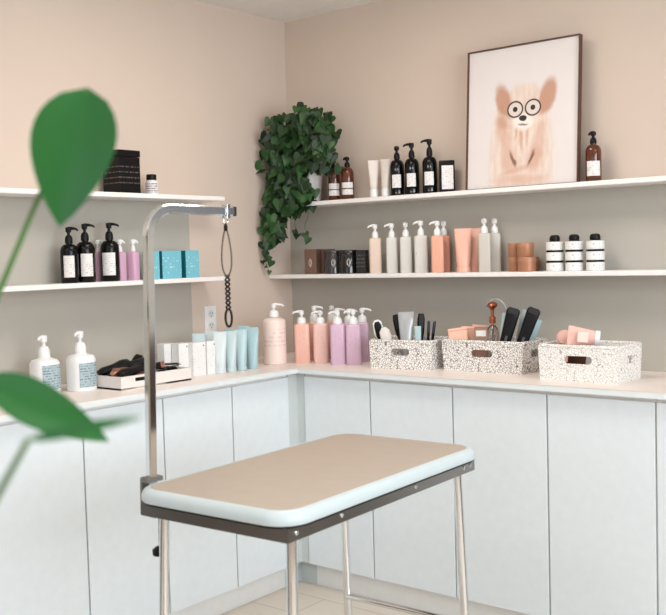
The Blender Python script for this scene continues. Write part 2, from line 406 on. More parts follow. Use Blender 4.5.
for lab, y0, y1 in [('turquoise carton directly behind the steel post', -.955, -.905), ('widest turquoise carton, centre of three on the lower left shelf', -.890, -.792), ('turquoise carton at the right end of the lower left shelf', -.768, -.697)]:
    t = thing('product_box', lab, 'box', (.085, (y0+y1)/2, LS_L), PI/2, G)
    tdp = .04 if y1-y0 < .06 else .075
    obj('carton', mk(box, (0, -.0375+tdp/2, .0545), (y1-y0, tdp, .109), .001), teal_face, t, 0)
    obj('side_panel', mk(box, (-(y1-y0)/2-.0006, -.0375+tdp/2, .0545), (.0008, tdp-.002, .107)), M('deep_teal_card', (24, 112, 128), .5), t, 0)

# -- left worktop
wl = print_mat('lotion_bottle_label', (172, 190, 196), (90, 110, 122), .009, amount=.5)
for lab, x, y, hb in [('large white lotion pump bottle with blue-grey label beside the tray', .202, -1.347, .128), ('white lotion pump bottle left of the labelled one, cut by the picture edge', .14, -1.452, .12)]:
    t = thing('lotion_bottle', lab, 'pump bottle', (x, y, CT), 0, 'white lotion bottles at the left end')
    r = .047
    obj('body', mk(loft, [(0, r*.95, r*.95, 2.6), (.003, r, r, 2.6), (hb-.018, r, r, 2.6), (hb-.006, r*.86, r*.86, 2.5), (hb, r*.5, r*.5, 2), (hb+.005, r*.4, r*.4, 2)], 32), white_pl, t)
    obj('paper_label', mk(patch, r, r, 2.6, .015, .098, -.75, .75), wl, t)
    pump_parts(t, hb+.004, .074, .020, white_pl, .032, -1.2, .004, .006)

# white cartons
carton = print_mat('white_card_grey_type', (238, 237, 236), (150, 156, 162), .0085, z0=.02, z1=.1, amount=.42, strength=.3, along=110)
G = 'slim white cartons on the left worktop'
for lab, x, y, wy, dx in [('slim white carton, leftmost of four, behind the tray end', .19, -.948, .052, .04), ('slim white carton second from the left behind the tray', .235, -.915, .052, .04),
                      ('wider white carton, third of four beside the blue tubes', .262, -.862, .066, .042), ('slim white carton touching the first blue tube', .268, -.798+-.002, .05, .036)]:
    t = thing('product_carton', lab, 'carton', (x, y, CT), PI/2, G)
    obj('carton', mk(box, (0, 0, .064), (wy, dx, .128), .001), carton, t, 0)
    obj('logo_dot', mk(lathe, [(.003, 0), (.003, .0006)], 12, T(wy/2-.011, -dx/2, .115, PI/2)), M('dot_ink', (50, 52, 58), .5), t, 0)

# tubes standing on their caps
def cap_tube(name, label, group, cat, w, d, h, m, capm, loc, rz, caph=.02, rb=None):
    t = thing(name, label, cat, loc, rz, group); rb = rb or w*.36
    obj('cap', mk(lathe, [(rb*.94, 0), (rb, .001), (rb, caph*.95), (rb*.9, caph)], 22), capm, t)
    secs = [(caph, rb*.9, rb*.9, 2)]
    for k in range(1, 9):
        f = k/8; secs.append((caph+(h-caph-.012)*f, rb*.95+(w/2-rb*.95)*f, max(.0022, rb*.95*(1-f)**.75), 2.2))
    secs += [(h-.011, w/2, .0018, 6), (h, w/2, .0016, 6)]
    obj('body', mk(loft, secs, 28), m, t); return t
tcols = [('pale_blue_tube', (212, 223, 226)), ('soft_blue_tube', (196, 214, 218)), ('light_aqua_tube', (182, 207, 212)), ('aqua_tube', (170, 200, 207))]
tm = [print_mat(n_, c_, (120, 150, 160), .009, z0=.03, z1=.12, amount=.34, rough=.35, strength=.4, along=120) for n_, c_ in tcols]
G = 'light blue squeeze tubes on the left worktop'
front = [('palest blue tube of the front row, next to the white cartons', .297, -.766, 0, .162), ('light blue tube second in the front row of tubes', .300, -.712, 1, .160),
         ('light aqua tube third in the front row of tubes', .301, -.655, 2, .162), ('aqua tube at the right end of the front row', .304, -.592, 3, .166)]
back = [('pale blue tube at the back left, top showing above the white cartons', .215, -.800, 1, .155), ('pale blue tube in the back row below the wall socket', .232, -.750, 0, .160),
        ('aqua tube in the back row behind the second front tube', .215, -.625, 3, .158), ('aqua tube in the back row standing tallest', .225, -.560, 3, .168)]
for lab, x, y, k, h in front+back:
    cap_tube('squeeze_tube', lab, G, 'squeeze tube', .052, .03, h, tm[k], tm[k], (x, y, CT), face_cam(x, y)+random.uniform(-.12, .12), .02, .021)

# big blush bottle by the corner
t = round_pump_bottle('pump_bottle', 'large blush pump bottle alone in the corner of the worktop', None, .096, .194, .176, .252, print_mat('blush_plastic', (244, 222, 212), (220, 188, 188), .017, z0=.07, z1=.15, amount=.55, rough=.35, strength=.55, along=60), white_pl, None, 0, 0, ang=.1, noz=.042, loc=(.272, -.425, CT))
t.rotation_euler.z = face_cam(.272, -.425)

salmon = print_mat('salmon_plastic', (236, 186, 170), (210, 145, 128), .012, z0=.06, z1=.13, amount=.42, rough=.32, strength=.35, along=80)
salmon2 = print_mat('rose_plastic', (236, 196, 186), (210, 150, 142), .012, z0=.06, z1=.13, amount=.42, rough=.32, strength=.35, along=80)
orchid = print_mat('lilac_plastic', (214, 182, 204), (180, 135, 168), .012, z0=.06, z1=.13, amount=.42, rough=.32, strength=.35, along=80)
Gs, Go = 'salmon pump bottles in the worktop corner', 'lilac pump bottles in the worktop corner'
for lab, x, y, mm, g, ang, ht in [
    ('front salmon pump bottle nearest the large blush bottle', .345, -.335, salmon, Gs, PI*.97, .218),
    ('front rose pump bottle beside the first lilac one', .418, -.300, salmon2, Gs, PI*.97, .215),
    ('front lilac pump bottle next to the rose bottle', .520, -.312, orchid, Go, PI*.97, .218),
    ('front lilac pump bottle nearest the small basket', .586, -.292, orchid, Go, PI*.97, .222),
    ('rear salmon pump bottle with its spout turned right', .330, -.235, salmon, Gs, .1, .232),
    ('rear salmon pump bottle furthest back against the wall', .362, -.155, salmon, Gs, -PI/2, .228),
    ('rear salmon pump bottle standing between front rose and first lilac bottle', .425, -.200, salmon, Gs, .05, .220),
    ('rear lilac pump bottle between the two front lilac ones', .494, -.205, orchid, Go, .2, .218),
    ('rear lilac pump bottle behind the one nearest the small basket', .552, -.188, orchid, Go, .1, .222)]:
    hb = .164; wq = .064 if lab[0] == 'f' else .052
    square_pump_bottle('pump_bottle', lab, g, wq, wq*.8, hb, ht, mm, white_pl, ang, .038, 4.5, (x, y, CT), face_cam(x, y), .0185)

# ------------------------------------------------------------------ picture wall, lower shelf
bronze = M('bronze_card', (128, 100, 86), .35, .3); Gd = 'dark scent boxes and tins on the lower shelf'
def loop_logo(parent, y, z, col, s=1.0):
    pts = [(s*.007*math.cos(a), y, z+s*.016*math.sin(a)) for a in [2*PI*k/16 for k in range(16)]]
    bm = mk(tube, pts, .0012*s, 5, None, True); tube(bm, [(0, y, z-.02*s), (.003*s, y, z), (-.002*s, y, z+.02*s)], .001*s, 5)
    obj('emblem', bm, col, parent)
silver = M('silver_foil', (215, 210, 205), .3, .4)
t = thing('scent_box', 'bronze card box with a looped emblem, leftmost on the lower shelf', 'box', (.212, -.085, SH_L), .12, Gd)
obj('carton', mk(box, (0, 0, .055), (.062, .062, .11), .001), bronze, t, 0); loop_logo(t, -.0318, .05, silver)
t = thing('scent_box', 'brown card box squeezed between bronze box and dark tin', 'box', (.262, -.047, SH_L), .12, Gd)
obj('carton', mk(box, (0, 0, .055), (.036, .06, .108), .001), M('brown_card', (108, 84, 72), .4), t, 0)
smoke = M('smoked_glass', (52, 50, 52), .12, coat=.5); black_tin = M('black_tin', (22, 21, 23), .14, coat=.5)
for lab, x, mm in [('smoked grey candle tin with a looped emblem on the lower shelf', .326, smoke), ('glossy black candle tin with a looped emblem on the lower shelf', .412, black_tin)]:
    t = thing('candle_tin', lab, 'candle', (x, -.09, SH_L), face_cam(x, -.09), Gd)
    obj('body', mk(lathe, [(.038, 0), (.041, .003), (.041, .086), (.039, .089)], 32), mm, t)
    obj('lid', mk(lathe, [(.0415, .0885), (.042, .09), (.042, .1), (.0405, .102)], 32), mm, t); loop_logo(t, -.0415, .048, silver)
t = thing('scent_box', 'small black card box with pale type beside the beige pump bottle', 'box', (.483, -.085, SH_L), .3, Gd)
obj('carton', mk(box, (0, 0, .05), (.042, .045, .1), .001), print_mat('black_card_type', (26, 24, 25), (150, 145, 140), .016, z0=.02, z1=.08, amount=.5, strength=.4, along=170, duty=.72), t, 0)

def pcol(n_, c_, ink=(150, 145, 142)): return print_mat(n_, c_, ink, .021, z0=.004, z1=.14, amount=.33, rough=.35, strength=.5, along=70)
beige_b, pale_b, grey_b, coral_b = pcol('sand_plastic', (226, 204, 188)), pcol('pale_grey_plastic', (214, 210, 204)), pcol('stone_plastic', (200, 194, 184)), pcol('coral_plastic', (230, 170, 146), (190, 110, 84))
coral_d = pcol('deep_coral_plastic', (220, 154, 130), (190, 110, 84))
Gp = 'pump bottles on the lower picture wall shelf'
row = [('sand beige pump bottle, first in the pump row', .557, -.09, .052, .148, .205, beige_b, PI*.97),
       ('slim pale grey pump bottle, second in the pump row', .643, -.09, .048, .148, .205, pale_b, PI*.97),
       ('pale grey pump bottle with its spout facing forward', .714, -.09, .050, .149, .207, pale_b, -1.75),
       ('wide pale grey pump bottle beside the coral one', .789, -.09, .056, .151, .210, pale_b, PI*.97),
       ('coral pump bottle at the front next to the coral tubes', .878, -.105, .051, .148, .205, coral_b, PI*.97),
       ('deep coral pump bottle tucked behind the front coral one', .872, -.048, .050, .148, .205, coral_d, -1.4),
       ('stone grey pump bottle at the front right of the coral tubes', 1.094, -.105, .048, .150, .205, grey_b, -1.4),
       ('stone grey pump bottle behind, nearest the copper jars', 1.105, -.045, .046, .150, .205, grey_b, -1.4)]
for lab, x, y, w_, hb, ht, mm, ang in row:
    square_pump_bottle('pump_bottle', lab, Gp, w_, w_*.8, hb, ht, mm, white_pl, ang, .031, 5, (x, y, SH_L), face_cam(x, y), .0135)
for lab, x, y in [('coral squeeze tube standing on its cap, front', .995, -.100), ('coral squeeze tube standing behind the front coral tube', 1.005, -.045)]:
    cap_tube('squeeze_tube', lab, 'coral tubes on the lower shelf', 'squeeze tube', .068, .04, .172, pcol('coral_tube', (234, 180, 160), (200, 130, 105)), pcol('coral_tube', (234, 180, 160)), (x, y, SH_L), face_cam(x, y)+.1, .022, .028)
# copper jars, two stacks of two and one behind
cop = M('terracotta_tin', (172, 120, 92), .4, .2, var=.08); copl = M('terracotta_lid', (180, 128, 100), .4, .2)
Gc = 'copper coloured jars on the lower shelf'
for lab, x, y, z, r in [('lower left copper jar of the two stacks', 1.212, -.08, 0, .026), ('upper left copper jar of the two stacks', 1.212, -.08, .0545, .026),
                     ('lower right copper jar, widest of the stacks', 1.275, -.105, 0, .034), ('upper right copper jar of the stacks', 1.268, -.103, .0545, .031),
                     ('copper jar standing behind the right stack', 1.255, -.030, 0, .028)]:
    t = thing('copper_jar', lab, 'jar', (x, y, SH_L+z), 0, Gc)
    obj('body', mk(lathe, [(r*.95, 0), (r, .002), (r, .036)], 28), cop, t)
    obj('lid', mk(lathe, [(r*1.03, .036), (r*1.04, .038), (r*1.04, .051), (r*1.0, .054)], 28), copl, t)
# white jars in stacks of three with black lids
jl = print_mat('white_jar_label', (236, 234, 232), (150, 150, 150), .011, z0=.004, z1=.03, amount=.45, strength=.5)
Gj = 'white jars with black lids on the lower shelf'
for ci, (cx_, cn) in enumerate([(1.383, 'left'), (1.460, 'middle'), (1.541, 'right')]):
    for k, kn in enumerate(('bottom', 'middle', 'top')):
        t = thing('cosmetic_jar', f'{kn} jar of the {cn} stack of white jars' + (' with rounded black knob lid' if k == 2 else ' with flat black lid'), 'jar', (cx_, -.09, SH_L+k*.0385), face_cam(cx_, -.09), Gj)
        r = .0325
        obj('body', mk(lathe, [(r*.95, 0), (r, .0015), (r, .0285), (r*.93, .031)], 32), white_pl, t)
        obj('paper_label', mk(patch, r, r, 2, .003, .027, -2.6, -.55), jl, t)
        if k < 2: obj('lid', mk(lathe, [(r*.94, .031), (r*.96, .032), (r*.96, .0375), (r*.94, .0385)], 28), black_pl, t)
        else: obj('lid', mk(lathe, [(r*.93, .031), (r*.7, .0325), (r*.56, .034), (r*.6, .044), (r*.5, .053), (r*.3, .056)], 28), black_pl, t)

# ------------------------------------------------------------------ picture wall, upper shelf
Ga = 'amber pump bottles beside the ivy'
for lab, x, s in [('amber pump bottle half covered by ivy leaves', .334, .95), ('amber pump bottle right of the ivy', .409, .98)]:
    t = round_pump_bottle('pump_bottle', lab, Ga, .056, .142*s, .112*s, .186*s, amber, black_pl, label_w, .022, .075, -2.5, -.7, PI*.95, .016, (x, -.08, SH_U), face_cam(x, -.08))
    obj('label_stripe', mk(patch, .028, .028, 2, .046, .050, -2.5, -.7, .0014), M('stripe_ink', (70, 55, 48), .5), t)
Gt = 'pearl white tubes on the upper shelf'
pearl = M('pearl_tube', (226, 216, 208), .3)
for lab, x, rz_ in [('pearl white squeeze tube on its cap, left of the pair', .557, .1), ('pearl white squeeze tube touching the black bottles', .618, -.6)]:
    cap_tube('squeeze_tube', lab, Gt, 'squeeze tube', .046, .03, .158, pearl, white_pl, (x, -.09, SH_U), face_cam(x, -.09)+rz_, .035, .0175)
Gb = 'black pump bottles on the upper shelf'
logo_m = print_mat('black_glass_print', (16, 14, 15), (190, 185, 182), .016, amount=.5, strength=.5, along=130, rough=.2)
for lab, x, ang, ht in [('black pump bottle beside the pearl tubes, spout facing forward', .675, -1.7, .205), ('middle black pump bottle on the upper shelf, spout to the left', .749, PI*.98, .212),
                    ('tallest black pump bottle, against the flat black bottle', .836, PI*.98, .220)]:
    t = round_pump_bottle('pump_bottle', lab, Gb, .059, .150, .120, ht, black_glass, black_pl, label_w, .034, .088, -2.35, -1.05, ang, .034, (x, -.085, SH_U), face_cam(x, -.085))
    obj('printed_mark', mk(patch, .0295, .0295, 2, .098, .118, -1.9, -1.4, .0003, .0003), logo_m, t)
    obj('foot_print', mk(patch, .0295, .0295, 2, .010, .024, -1.9, -1.2, .0003, .0003), logo_m, t)
t = thing('flat_bottle', 'flat rectangular black bottle with white label beside the dog picture', 'bottle', (.908, -.07, SH_U), face_cam(.908, -.07))
obj('body', mk(box, (0, 0, .065), (.062, .028, .13), .005, None, 3), black_glass, t)
obj('paper_label', mk(box, (.002, -.0145, .062), (.046, .0008, .094)), label_w, t, 0)

# framed dog picture
PX0, PX1, PH = 1.014, 1.484, .54
def dog_mat():
    m = bpy.data.materials.new('dog_portrait_print'); m.use_nodes = True; nt = m.node_tree; n = nt.nodes; L = nt.links
    b = n['Principled BSDF']; b.inputs['Roughness'].default_value = .5
    tc = n.new('ShaderNodeTexCoord'); nz = n.new('ShaderNodeTexNoise'); nz.inputs['Scale'].default_value = 14; nz.inputs['Detail'].default_value = 5
    L.new(tc.outputs['Object'], nz.inputs['Vector'])
    vm = n.new('ShaderNodeVectorMath'); vm.operation = 'MULTIPLY_ADD'; L.new(nz.outputs['Color'], vm.inputs[0]); vm.inputs[1].default_value = (.035,)*3
    sub = n.new('ShaderNodeVectorMath'); sub.operation = 'SUBTRACT'; L.new(tc.outputs['Object'], sub.inputs[0]); sub.inputs[1].default_value = (.0175,)*3
    L.new(sub.outputs[0], vm.inputs[2])
    sp = n.new('ShaderNodeSeparateXYZ'); L.new(vm.outputs[0], sp.inputs[0])
    sr = n.new('ShaderNodeSeparateXYZ'); L.new(tc.outputs['Object'], sr.inputs[0])
    def ell(cx, cz, rx, rz, ang=0, soft=.3, raw=False):
        s = sr if raw else sp
        X = math_node(nt, 'SUBTRACT', s.outputs[0], cx); Z = math_node(nt, 'SUBTRACT', s.outputs[2], cz)
        ca, sa = math.cos(ang), math.sin(ang)
        u = math_node(nt, 'ADD', math_node(nt, 'MULTIPLY', X, ca/rx), math_node(nt, 'MULTIPLY', Z, sa/rx))
        v = math_node(nt, 'ADD', math_node(nt, 'MULTIPLY', X, -sa/rz), math_node(nt, 'MULTIPLY', Z, ca/rz))
        d = math_node(nt, 'SQRT', math_node(nt, 'ADD', math_node(nt, 'MULTIPLY', u, u), math_node(nt, 'MULTIPLY', v, v)))
        mr = n.new('ShaderNodeMapRange'); mr.interpolation_type = 'SMOOTHSTEP'; L.new(d, mr.inputs[0])
        mr.inputs[1].default_value = 1+soft; mr.inputs[2].default_value = 1-soft; return mr.outputs[0]
    col = mixc(nt, nz.outputs['Fac'], lin((224, 216, 214)), lin((230, 222, 219)))
    st = n.new('ShaderNodeTexNoise'); st.inputs['Scale'].default_value = 1; st.inputs['Detail'].default_value = 4
    mp = n.new('ShaderNodeMapping'); mp.inputs['Scale'].default_value = (60, 60, 14); L.new(tc.outputs['Object'], mp.inputs[0]); L.new(mp.outputs[0], st.inputs['Vector'])
    cream = mixc(nt, st.outputs['Fac'], lin((206, 176, 158)), lin((244, 230, 220)))
    for e_ in [(.0, .10, .135, .26, 0, .2), (-.005, .24, .10, .10, 0, .2)]:
        col = mixc(nt, math_node(nt, 'MULTIPLY', ell(*e_), .85), col, cream)
    tan = lin((206, 152, 126)); dk = lin((120, 70, 52)); brow = lin((190, 138, 110))
    for e_, c_, k in [((-.075, .20, .026, .06, .3, .5), tan, .5), ((.075, .17, .02, .09, -.2, .6), tan, .45), ((-.05, .105, .035, .05, .3, .5), tan, .5), ((.055, .105, .03, .045, -.3, .5), tan, .5),
                      ((0, .03, .10, .018, 0, .6), tan, .5), ((-.02, .065, .06, .010, .2, .6), tan, .5), ((-.032, .108, .006, .028, .35, .5), dk, .85), ((.044, .108, .006, .028, -.4, .5), dk, .85),
                      ((0, .19, .008, .05, .1, .5), tan, .7), ((.025, .21, .007, .05, 0, .5), tan, .6), ((-.02, .22, .007, .04, -.2, .5), tan, .6), ((-.06, .26, .04, .03, .2, .5), brow, .7),
                      ((.015, .30, .095, .085, 0, .15), cream, .97), ((-.075, .33, .032, .07, .35, .3), brow, .9), ((.105, .33, .032, .07, -.35, .3), brow, .9),
                      ((.008, .245, .042, .03, 0, .3), lin((244, 232, 224)), .9), ((.008, .26, .015, .011, 0, .2), lin((40, 30, 30)), 1), ((.008, .236, .02, .004, 0, .5), dk, .8)]:
        col = mixc(nt, math_node(nt, 'MULTIPLY', ell(*e_), k), col, c_)
    for cx_ in (-.027, .047):       # round black spectacles
        col = mixc(nt, ell(cx_, .296, .034, .032, 0, .06, True), col, lin((22, 20, 22)))
        col = mixc(nt, ell(cx_, .296, .028, .026, 0, .06, True), col, lin((222, 208, 200)))
        col = mixc(nt, ell(cx_, .296, .010, .010, 0, .15, True), col, lin((30, 20, 20)))
    L.new(col, b.inputs['Base Color']); return m
t = thing('framed_picture', 'framed picture of a pale fluffy dog leaning on the upper shelf', 'picture', ((PX0+PX1)/2, -.095, SH_U))
PW = PX1-PX0; q = math.radians(-4); t.rotation_euler = (q, 0, 0)
fb = bmesh.new(); ft = .0045
for c_, s_ in (((-PW/2+ft/2, 0, PH/2), (ft, .024, PH)), ((PW/2-ft/2, 0, PH/2), (ft, .024, PH)), ((0, 0, ft/2), (PW-2*ft, .024, ft)), ((0, 0, PH-ft/2), (PW-2*ft, .024, ft))): box(fb, c_, s_, .001)
obj('frame', fb, M('walnut_frame', (86, 52, 40), .4), t, 0)
obj('print', mk(box, (0, 0, PH/2), (PW-2*ft-.0008, .006, PH-2*ft-.0008)), dog_mat(), t, 0)
obj('backing_board', mk(box, (0, .006, PH/2), (PW-2*ft-.004, .004, PH-2*ft-.004)), M('backing_card', (170, 140, 110), .8), t, 0)
t = round_pump_bottle('pump_bottle', 'amber pump bottle at the right of the dog picture', 'amber pump bottle by the picture', .056, .135, .107, .18, amber, black_pl, label_w, .022, .075, -2.5, -.7, PI*.95, .016, (1.532, -.075, SH_U), face_cam(1.532, -.075))

# ------------------------------------------------------------------ ivy
def leaf_pts(s):
    half = [(0, 0), (.26, .16), (.50, .08), (.56, -.22), (.40, -.52), (.18, -.82), (0, -1.05)]
    return [(x*s, y*s) for x, y in half]
def add_leaf(bm, pos, normal, tip, s, fold=.25):
    """heart / ivy leaf folded along its midrib"""
    nrm = Vector(normal).normalized(); tp = Vector(tip); tp = (tp-nrm*tp.dot(nrm)).normalized(); sd = tp.cross(nrm)
    H = leaf_pts(s); mid = [bm.verts.new(Vector(pos)+tp*(-y)) for y in (0, -.28*s, -.55*s, -.8*s, -1.08*s)]
    mid = [bm.verts.new(Vector(pos)+tp*v-nrm*(.10*s*(v/s)**2)) for v in (.0, .28*s, .55*s, .82*s)]
    tipv = bm.verts.new(Vector(pos)+tp*(1.08*s)-nrm*.16*s)
    for sg in (-1, 1):
        side = []
        for x, y in H[1:-1]:
            side.append(bm.verts.new(Vector(pos)+sd*(sg*x)+tp*(-y)+nrm*(fold*x)-nrm*(.10*s*(max(0, -y)/s)**2)))
        a, b_, c_, d_, e_ = side
        fs = [(mid[0], a, b_), (mid[0], b_, mid[1]), (mid[1], b_, c_), (mid[1], c_, mid[2]), (mid[2], c_, d_), (mid[2], d_, mid[3]), (mid[3], d_, e_), (mid[3], e_, tipv)]
        for f in fs: bm.faces.new(f if sg > 0 else f[::-1])
def leaf_material(name, c1, c2, rough=.4):
    m = bpy.data.materials.new(name); m.use_nodes = True; nt = m.node_tree; n = nt.nodes; L = nt.links
    b = n['Principled BSDF']; b.inputs['Roughness'].default_value = rough; b.inputs['Subsurface Weight'].default_value = .0
    g = n.new('ShaderNodeNewGeometry'); L.new(mixc(nt, g.outputs['Random Per Island'], lin(c1), lin(c2)), b.inputs['Base Color']); return m
ivy_m = leaf_material('ivy_leaf', (10, 36, 12), (46, 88, 36), .5)
ivy_stem = M('ivy_stem', (60, 62, 34), .6)
ppos = Vector((.19, -.084, SH_U))
ivy = thing('potted_ivy', 'trailing green ivy in a white pot at the corner end of the upper shelf', 'plant', ppos)
obj('pot', mk(lathe, [(.048, 0), (.052, .003), (.066, .12), (.070, .124), (.070, .14), (.064, .14), (.060, .122), (.02, .118)], 32), M('white_ceramic', (232, 228, 224), .3), ivy)
obj('soil', mk(lathe, [(.059, .121), (.059, .127), (.03, .131)], 20), M('soil', (46, 34, 26), .9, bump=.5), ivy)
fol = bmesh.new(); vin = bmesh.new(); rnd = random.Random(11)
def ivy_leaf(P, s):
    # P relative to pot base; leaves face outward into the room
    n_ = Vector((.45+rnd.uniform(-.75, .75), -.75+rnd.uniform(-.5, .5), .35+rnd.uniform(-.6, .5)))
    tp_ = Vector((rnd.uniform(-.7, .7), -.25, -1+rnd.uniform(-.1, .75)))
    add_leaf(fol, P, n_, tp_, s, rnd.uniform(.1, .4))
def strand(x0, y0, z0, x1, y1, z1, n=12, r=.0016, spread=.018, top=.12):
    # rises out of the pot, arches over, hangs down to (x1,y1,z1); all relative to the pot
    pts = []
    for i in range(n+1):
        f = i/n
        if f < .35:
            g_ = f/.35; x = x0+(x1-x0)*.55*g_; y = y0+(y1-y0)*.75*g_; z = z0+top*math.sin(g_*PI/2)
        else:
            g_ = (f-.35)/.65; x = x0+(x1-x0)*(.55+.45*min(1, g_*1.4)); y = y0+(y1-y0)*(.75+.25*min(1, g_*1.6)); z = z0+top-(z0+top-z1)*g_**1.15
        pts.append((x+rnd.uniform(-.005, .005), y+rnd.uniform(-.004, .004), z))
    tube(vin, pts, r, 5); return pts
targets = []                                  # hanging strands: world x, world y, lowest z
for i in range(30):
    f = (i+rnd.random())/30
    xw = .028+.235*f
    zl = 1.40+.10*f+rnd.uniform(-.03, .05) if f < .45 else 1.47+.22*(f-.45)+rnd.uniform(0, .07)
    targets.append((xw, -.215+.03*rnd.random()+.02*f, zl))
for xw, yw, zl in targets:
    top = rnd.uniform(.06, .24)
    P = strand(rnd.uniform(-.03, .03), rnd.uniform(-.03, .02), .12, xw-ppos.x, yw-ppos.y, zl-ppos.z, 16, .0014, top=top)
    for (x, y, z) in P[2:]:
        for _ in range(1):
            px_ = max(x+rnd.uniform(-.022, .022), .024-ppos.x); ivy_leaf(Vector((px_, y+rnd.uniform(-.03, .03), z+rnd.uniform(-.018, .018))), rnd.uniform(.034, .050))
# bushy crown above the pot, spreading right
for k in range(190):
    a = rnd.uniform(-.16, .20); z = rnd.uniform(.13, .40); 
    x = -.05+a*(1.0 if z < .3 else .8)+(.03 if z > .2 else .03)
    ivy_leaf(Vector((max(x, .03-ppos.x), -.07-rnd.uniform(-.08, .07), z)), rnd.uniform(.034, .050))
for k in range(100):                           # tuft reaching right over the first amber bottle
    ivy_leaf(Vector((lambda u: (.10+.165*u, -.145+rnd.uniform(-.05, .03), .335-.115*u+rnd.uniform(-.06, .08)))(rnd.random())), rnd.uniform(.032, .046))
# fine tails
for (xw, yw, zl, st_) in [(.035, -.205, 1.285, 1.42), (.058, -.21, 1.33, 1.45), (.205, -.19, 1.44, 1.56), (.262, -.188, 1.425, 1.55)]:
    pts = [(xw-ppos.x+.012*math.sin(k*1.3), yw-ppos.y, st_-ppos.z+(zl-st_)*k/6) for k in range(7)]; tube(vin, pts, .0011, 5)
    for k in (2, 4, 5, 6) if zl < 1.4 else (5, 6): ivy_leaf(Vector(pts[k])+Vector((rnd.uniform(-.012, .012), -.004, 0)), .02 if zl < 1.32 else .033)
obj('foliage', fol, ivy_m, ivy, 0); obj('vines', vin, ivy_stem, ivy)

# ------------------------------------------------------------------ woven baskets
def weave(name, dark, amt):
    m = bpy.data.materials.new(name); m.use_nodes = True; nt = m.node_tree; n = nt.nodes; L = nt.links
    b = n['Principled BSDF']; b.inputs['Roughness'].default_value = .7
    tc = n.new('ShaderNodeTexCoord'); v = n.new('ShaderNodeTexVoronoi'); v.feature = 'DISTANCE_TO_EDGE'; v.inputs['Scale'].default_value = 108
    mp = n.new('ShaderNodeMapping'); mp.inputs['Rotation'].default_value = (.6, .5, .78); mp.inputs['Scale'].default_value = (1, .6, 1.1); L.new(tc.outputs['Object'], mp.inputs[0]); L.new(mp.outputs[0], v.inputs['Vector'])
    nz = n.new('ShaderNodeTexNoise'); nz.inputs['Scale'].default_value = 90; L.new(tc.outputs['Object'], nz.inputs['Vector'])
    f = math_node(nt, 'LESS_THAN', v.outputs['Distance'], math_node(nt, 'MULTIPLY', nz.outputs['Fac'], amt))
    L.new(mixc(nt, f, lin((246, 243, 240)), lin(dark)), b.inputs['Base Color'])
    bp = n.new('ShaderNodeBump'); bp.inputs['Strength'].default_value = .7; bp.inputs['Distance'].default_value = .003; L.new(v.outputs['Distance'], bp.inputs['Height']); L.new(bp.outputs[0], b.inputs['Normal'])
    return m
def basket(label, loc, rz, W_, D_, H_, m, hw=.075):
    t = thing('woven_basket', label, 'basket', loc, rz, 'woven storage baskets on the worktop'); th = .008
    def side(bm, length, mt, hole):
        zc, hh = H_*.62, .027
        if hole:
            hw_ = hole/2
            for c_, s_ in ((((-length/2-hw_)/2, 0, H_/2), (length/2-hw_, th, H_)), (((length/2+hw_)/2, 0, H_/2), (length/2-hw_, th, H_)),
                           ((0, 0, (zc-hh/2)/2), (hole, th, zc-hh/2)), ((0, 0, (zc+hh/2+H_)/2), (hole, th, H_-zc-hh/2))): box(bm, c_, s_, 0, mt)
            for ex in (-1, 1):           # rounded hole ends
                for ez in (-1, 1): box(bm, (ex*(hw_-.002), 0, zc+ez*(hh/2-.002)), (.006, th*.98, .006), 0, mt @ T() )
        else: box(bm, (0, 0, H_/2), (length, th, H_), 0, mt)
    bm = bmesh.new()
    lean = .05
    side(bm, W_, T(0, -D_/2+th/2, 0, lean*0), hw); side(bm, W_, T(0, D_/2-th/2, 0), hw)
    side(bm, D_-2*th, T(-W_/2+th/2, 0, 0, 0, 0, PI/2), .06); side(bm, D_-2*th, T(W_/2-th/2, 0, 0, 0, 0, PI/2), .06)
    box(bm, (0, 0, .004), (W_-2*th, D_-2*th, .008))
    for v in bm.verts:                    # slight flare towards the rim
        k = 1+.035*(v.co.z/H_-.5); v.co.x *= k; v.co.y *= k
    obj('basket_body', bm, m, t, 0)
    a, b_ = W_/2*1.0175-.003, D_/2*1.0175-.003; rc = .012
    pts = []
    for cx_, cy_, a0 in ((a-rc, b_-rc, 0), (-a+rc, b_-rc, PI/2), (-a+rc, -b_+rc, PI), (a-rc, -b_+rc, 1.5*PI)):
        for k in range(5): an = a0+k*PI/8; pts.append((cx_+rc*math.cos(an), cy_+rc*math.sin(an), H_))
    obj('rim', mk(tube, pts, .0062, 8, None, True), m, t)
    return t
wv = weave('speckled_woven_cord', (138, 126, 118), .13); wv2 = weave('white_woven_cord', (178, 172, 166), .09)
K1 = (.845, -.262, CT); K1r = .16; K2 = (1.186, -.205, CT); K3 = (1.606, -.290, CT)
basket('speckled woven basket nearest the lilac bottles, holding brushes and a grey tube', K1, K1r, .262, .19, .108, wv, .076)
basket('speckled woven basket in the middle, holding clear bottle and blue tubes', K2, 0, .335, .19, .112, wv, .09)
basket('whiter woven basket at the right, holding pink brush and tube', K3, 0, .285, .19, .118, wv2, .1)

def lean(o, loc, rx=0, ry=0, rz=0): o.location = loc; o.rotation_euler = (rx, ry, rz)
def in_basket(K, rz, x, y, z=.012):
    c_, s_ = math.cos(rz), math.sin(rz); return (K[0]+x*c_-y*s_, K[1]+x*s_+y*c_, CT+z)
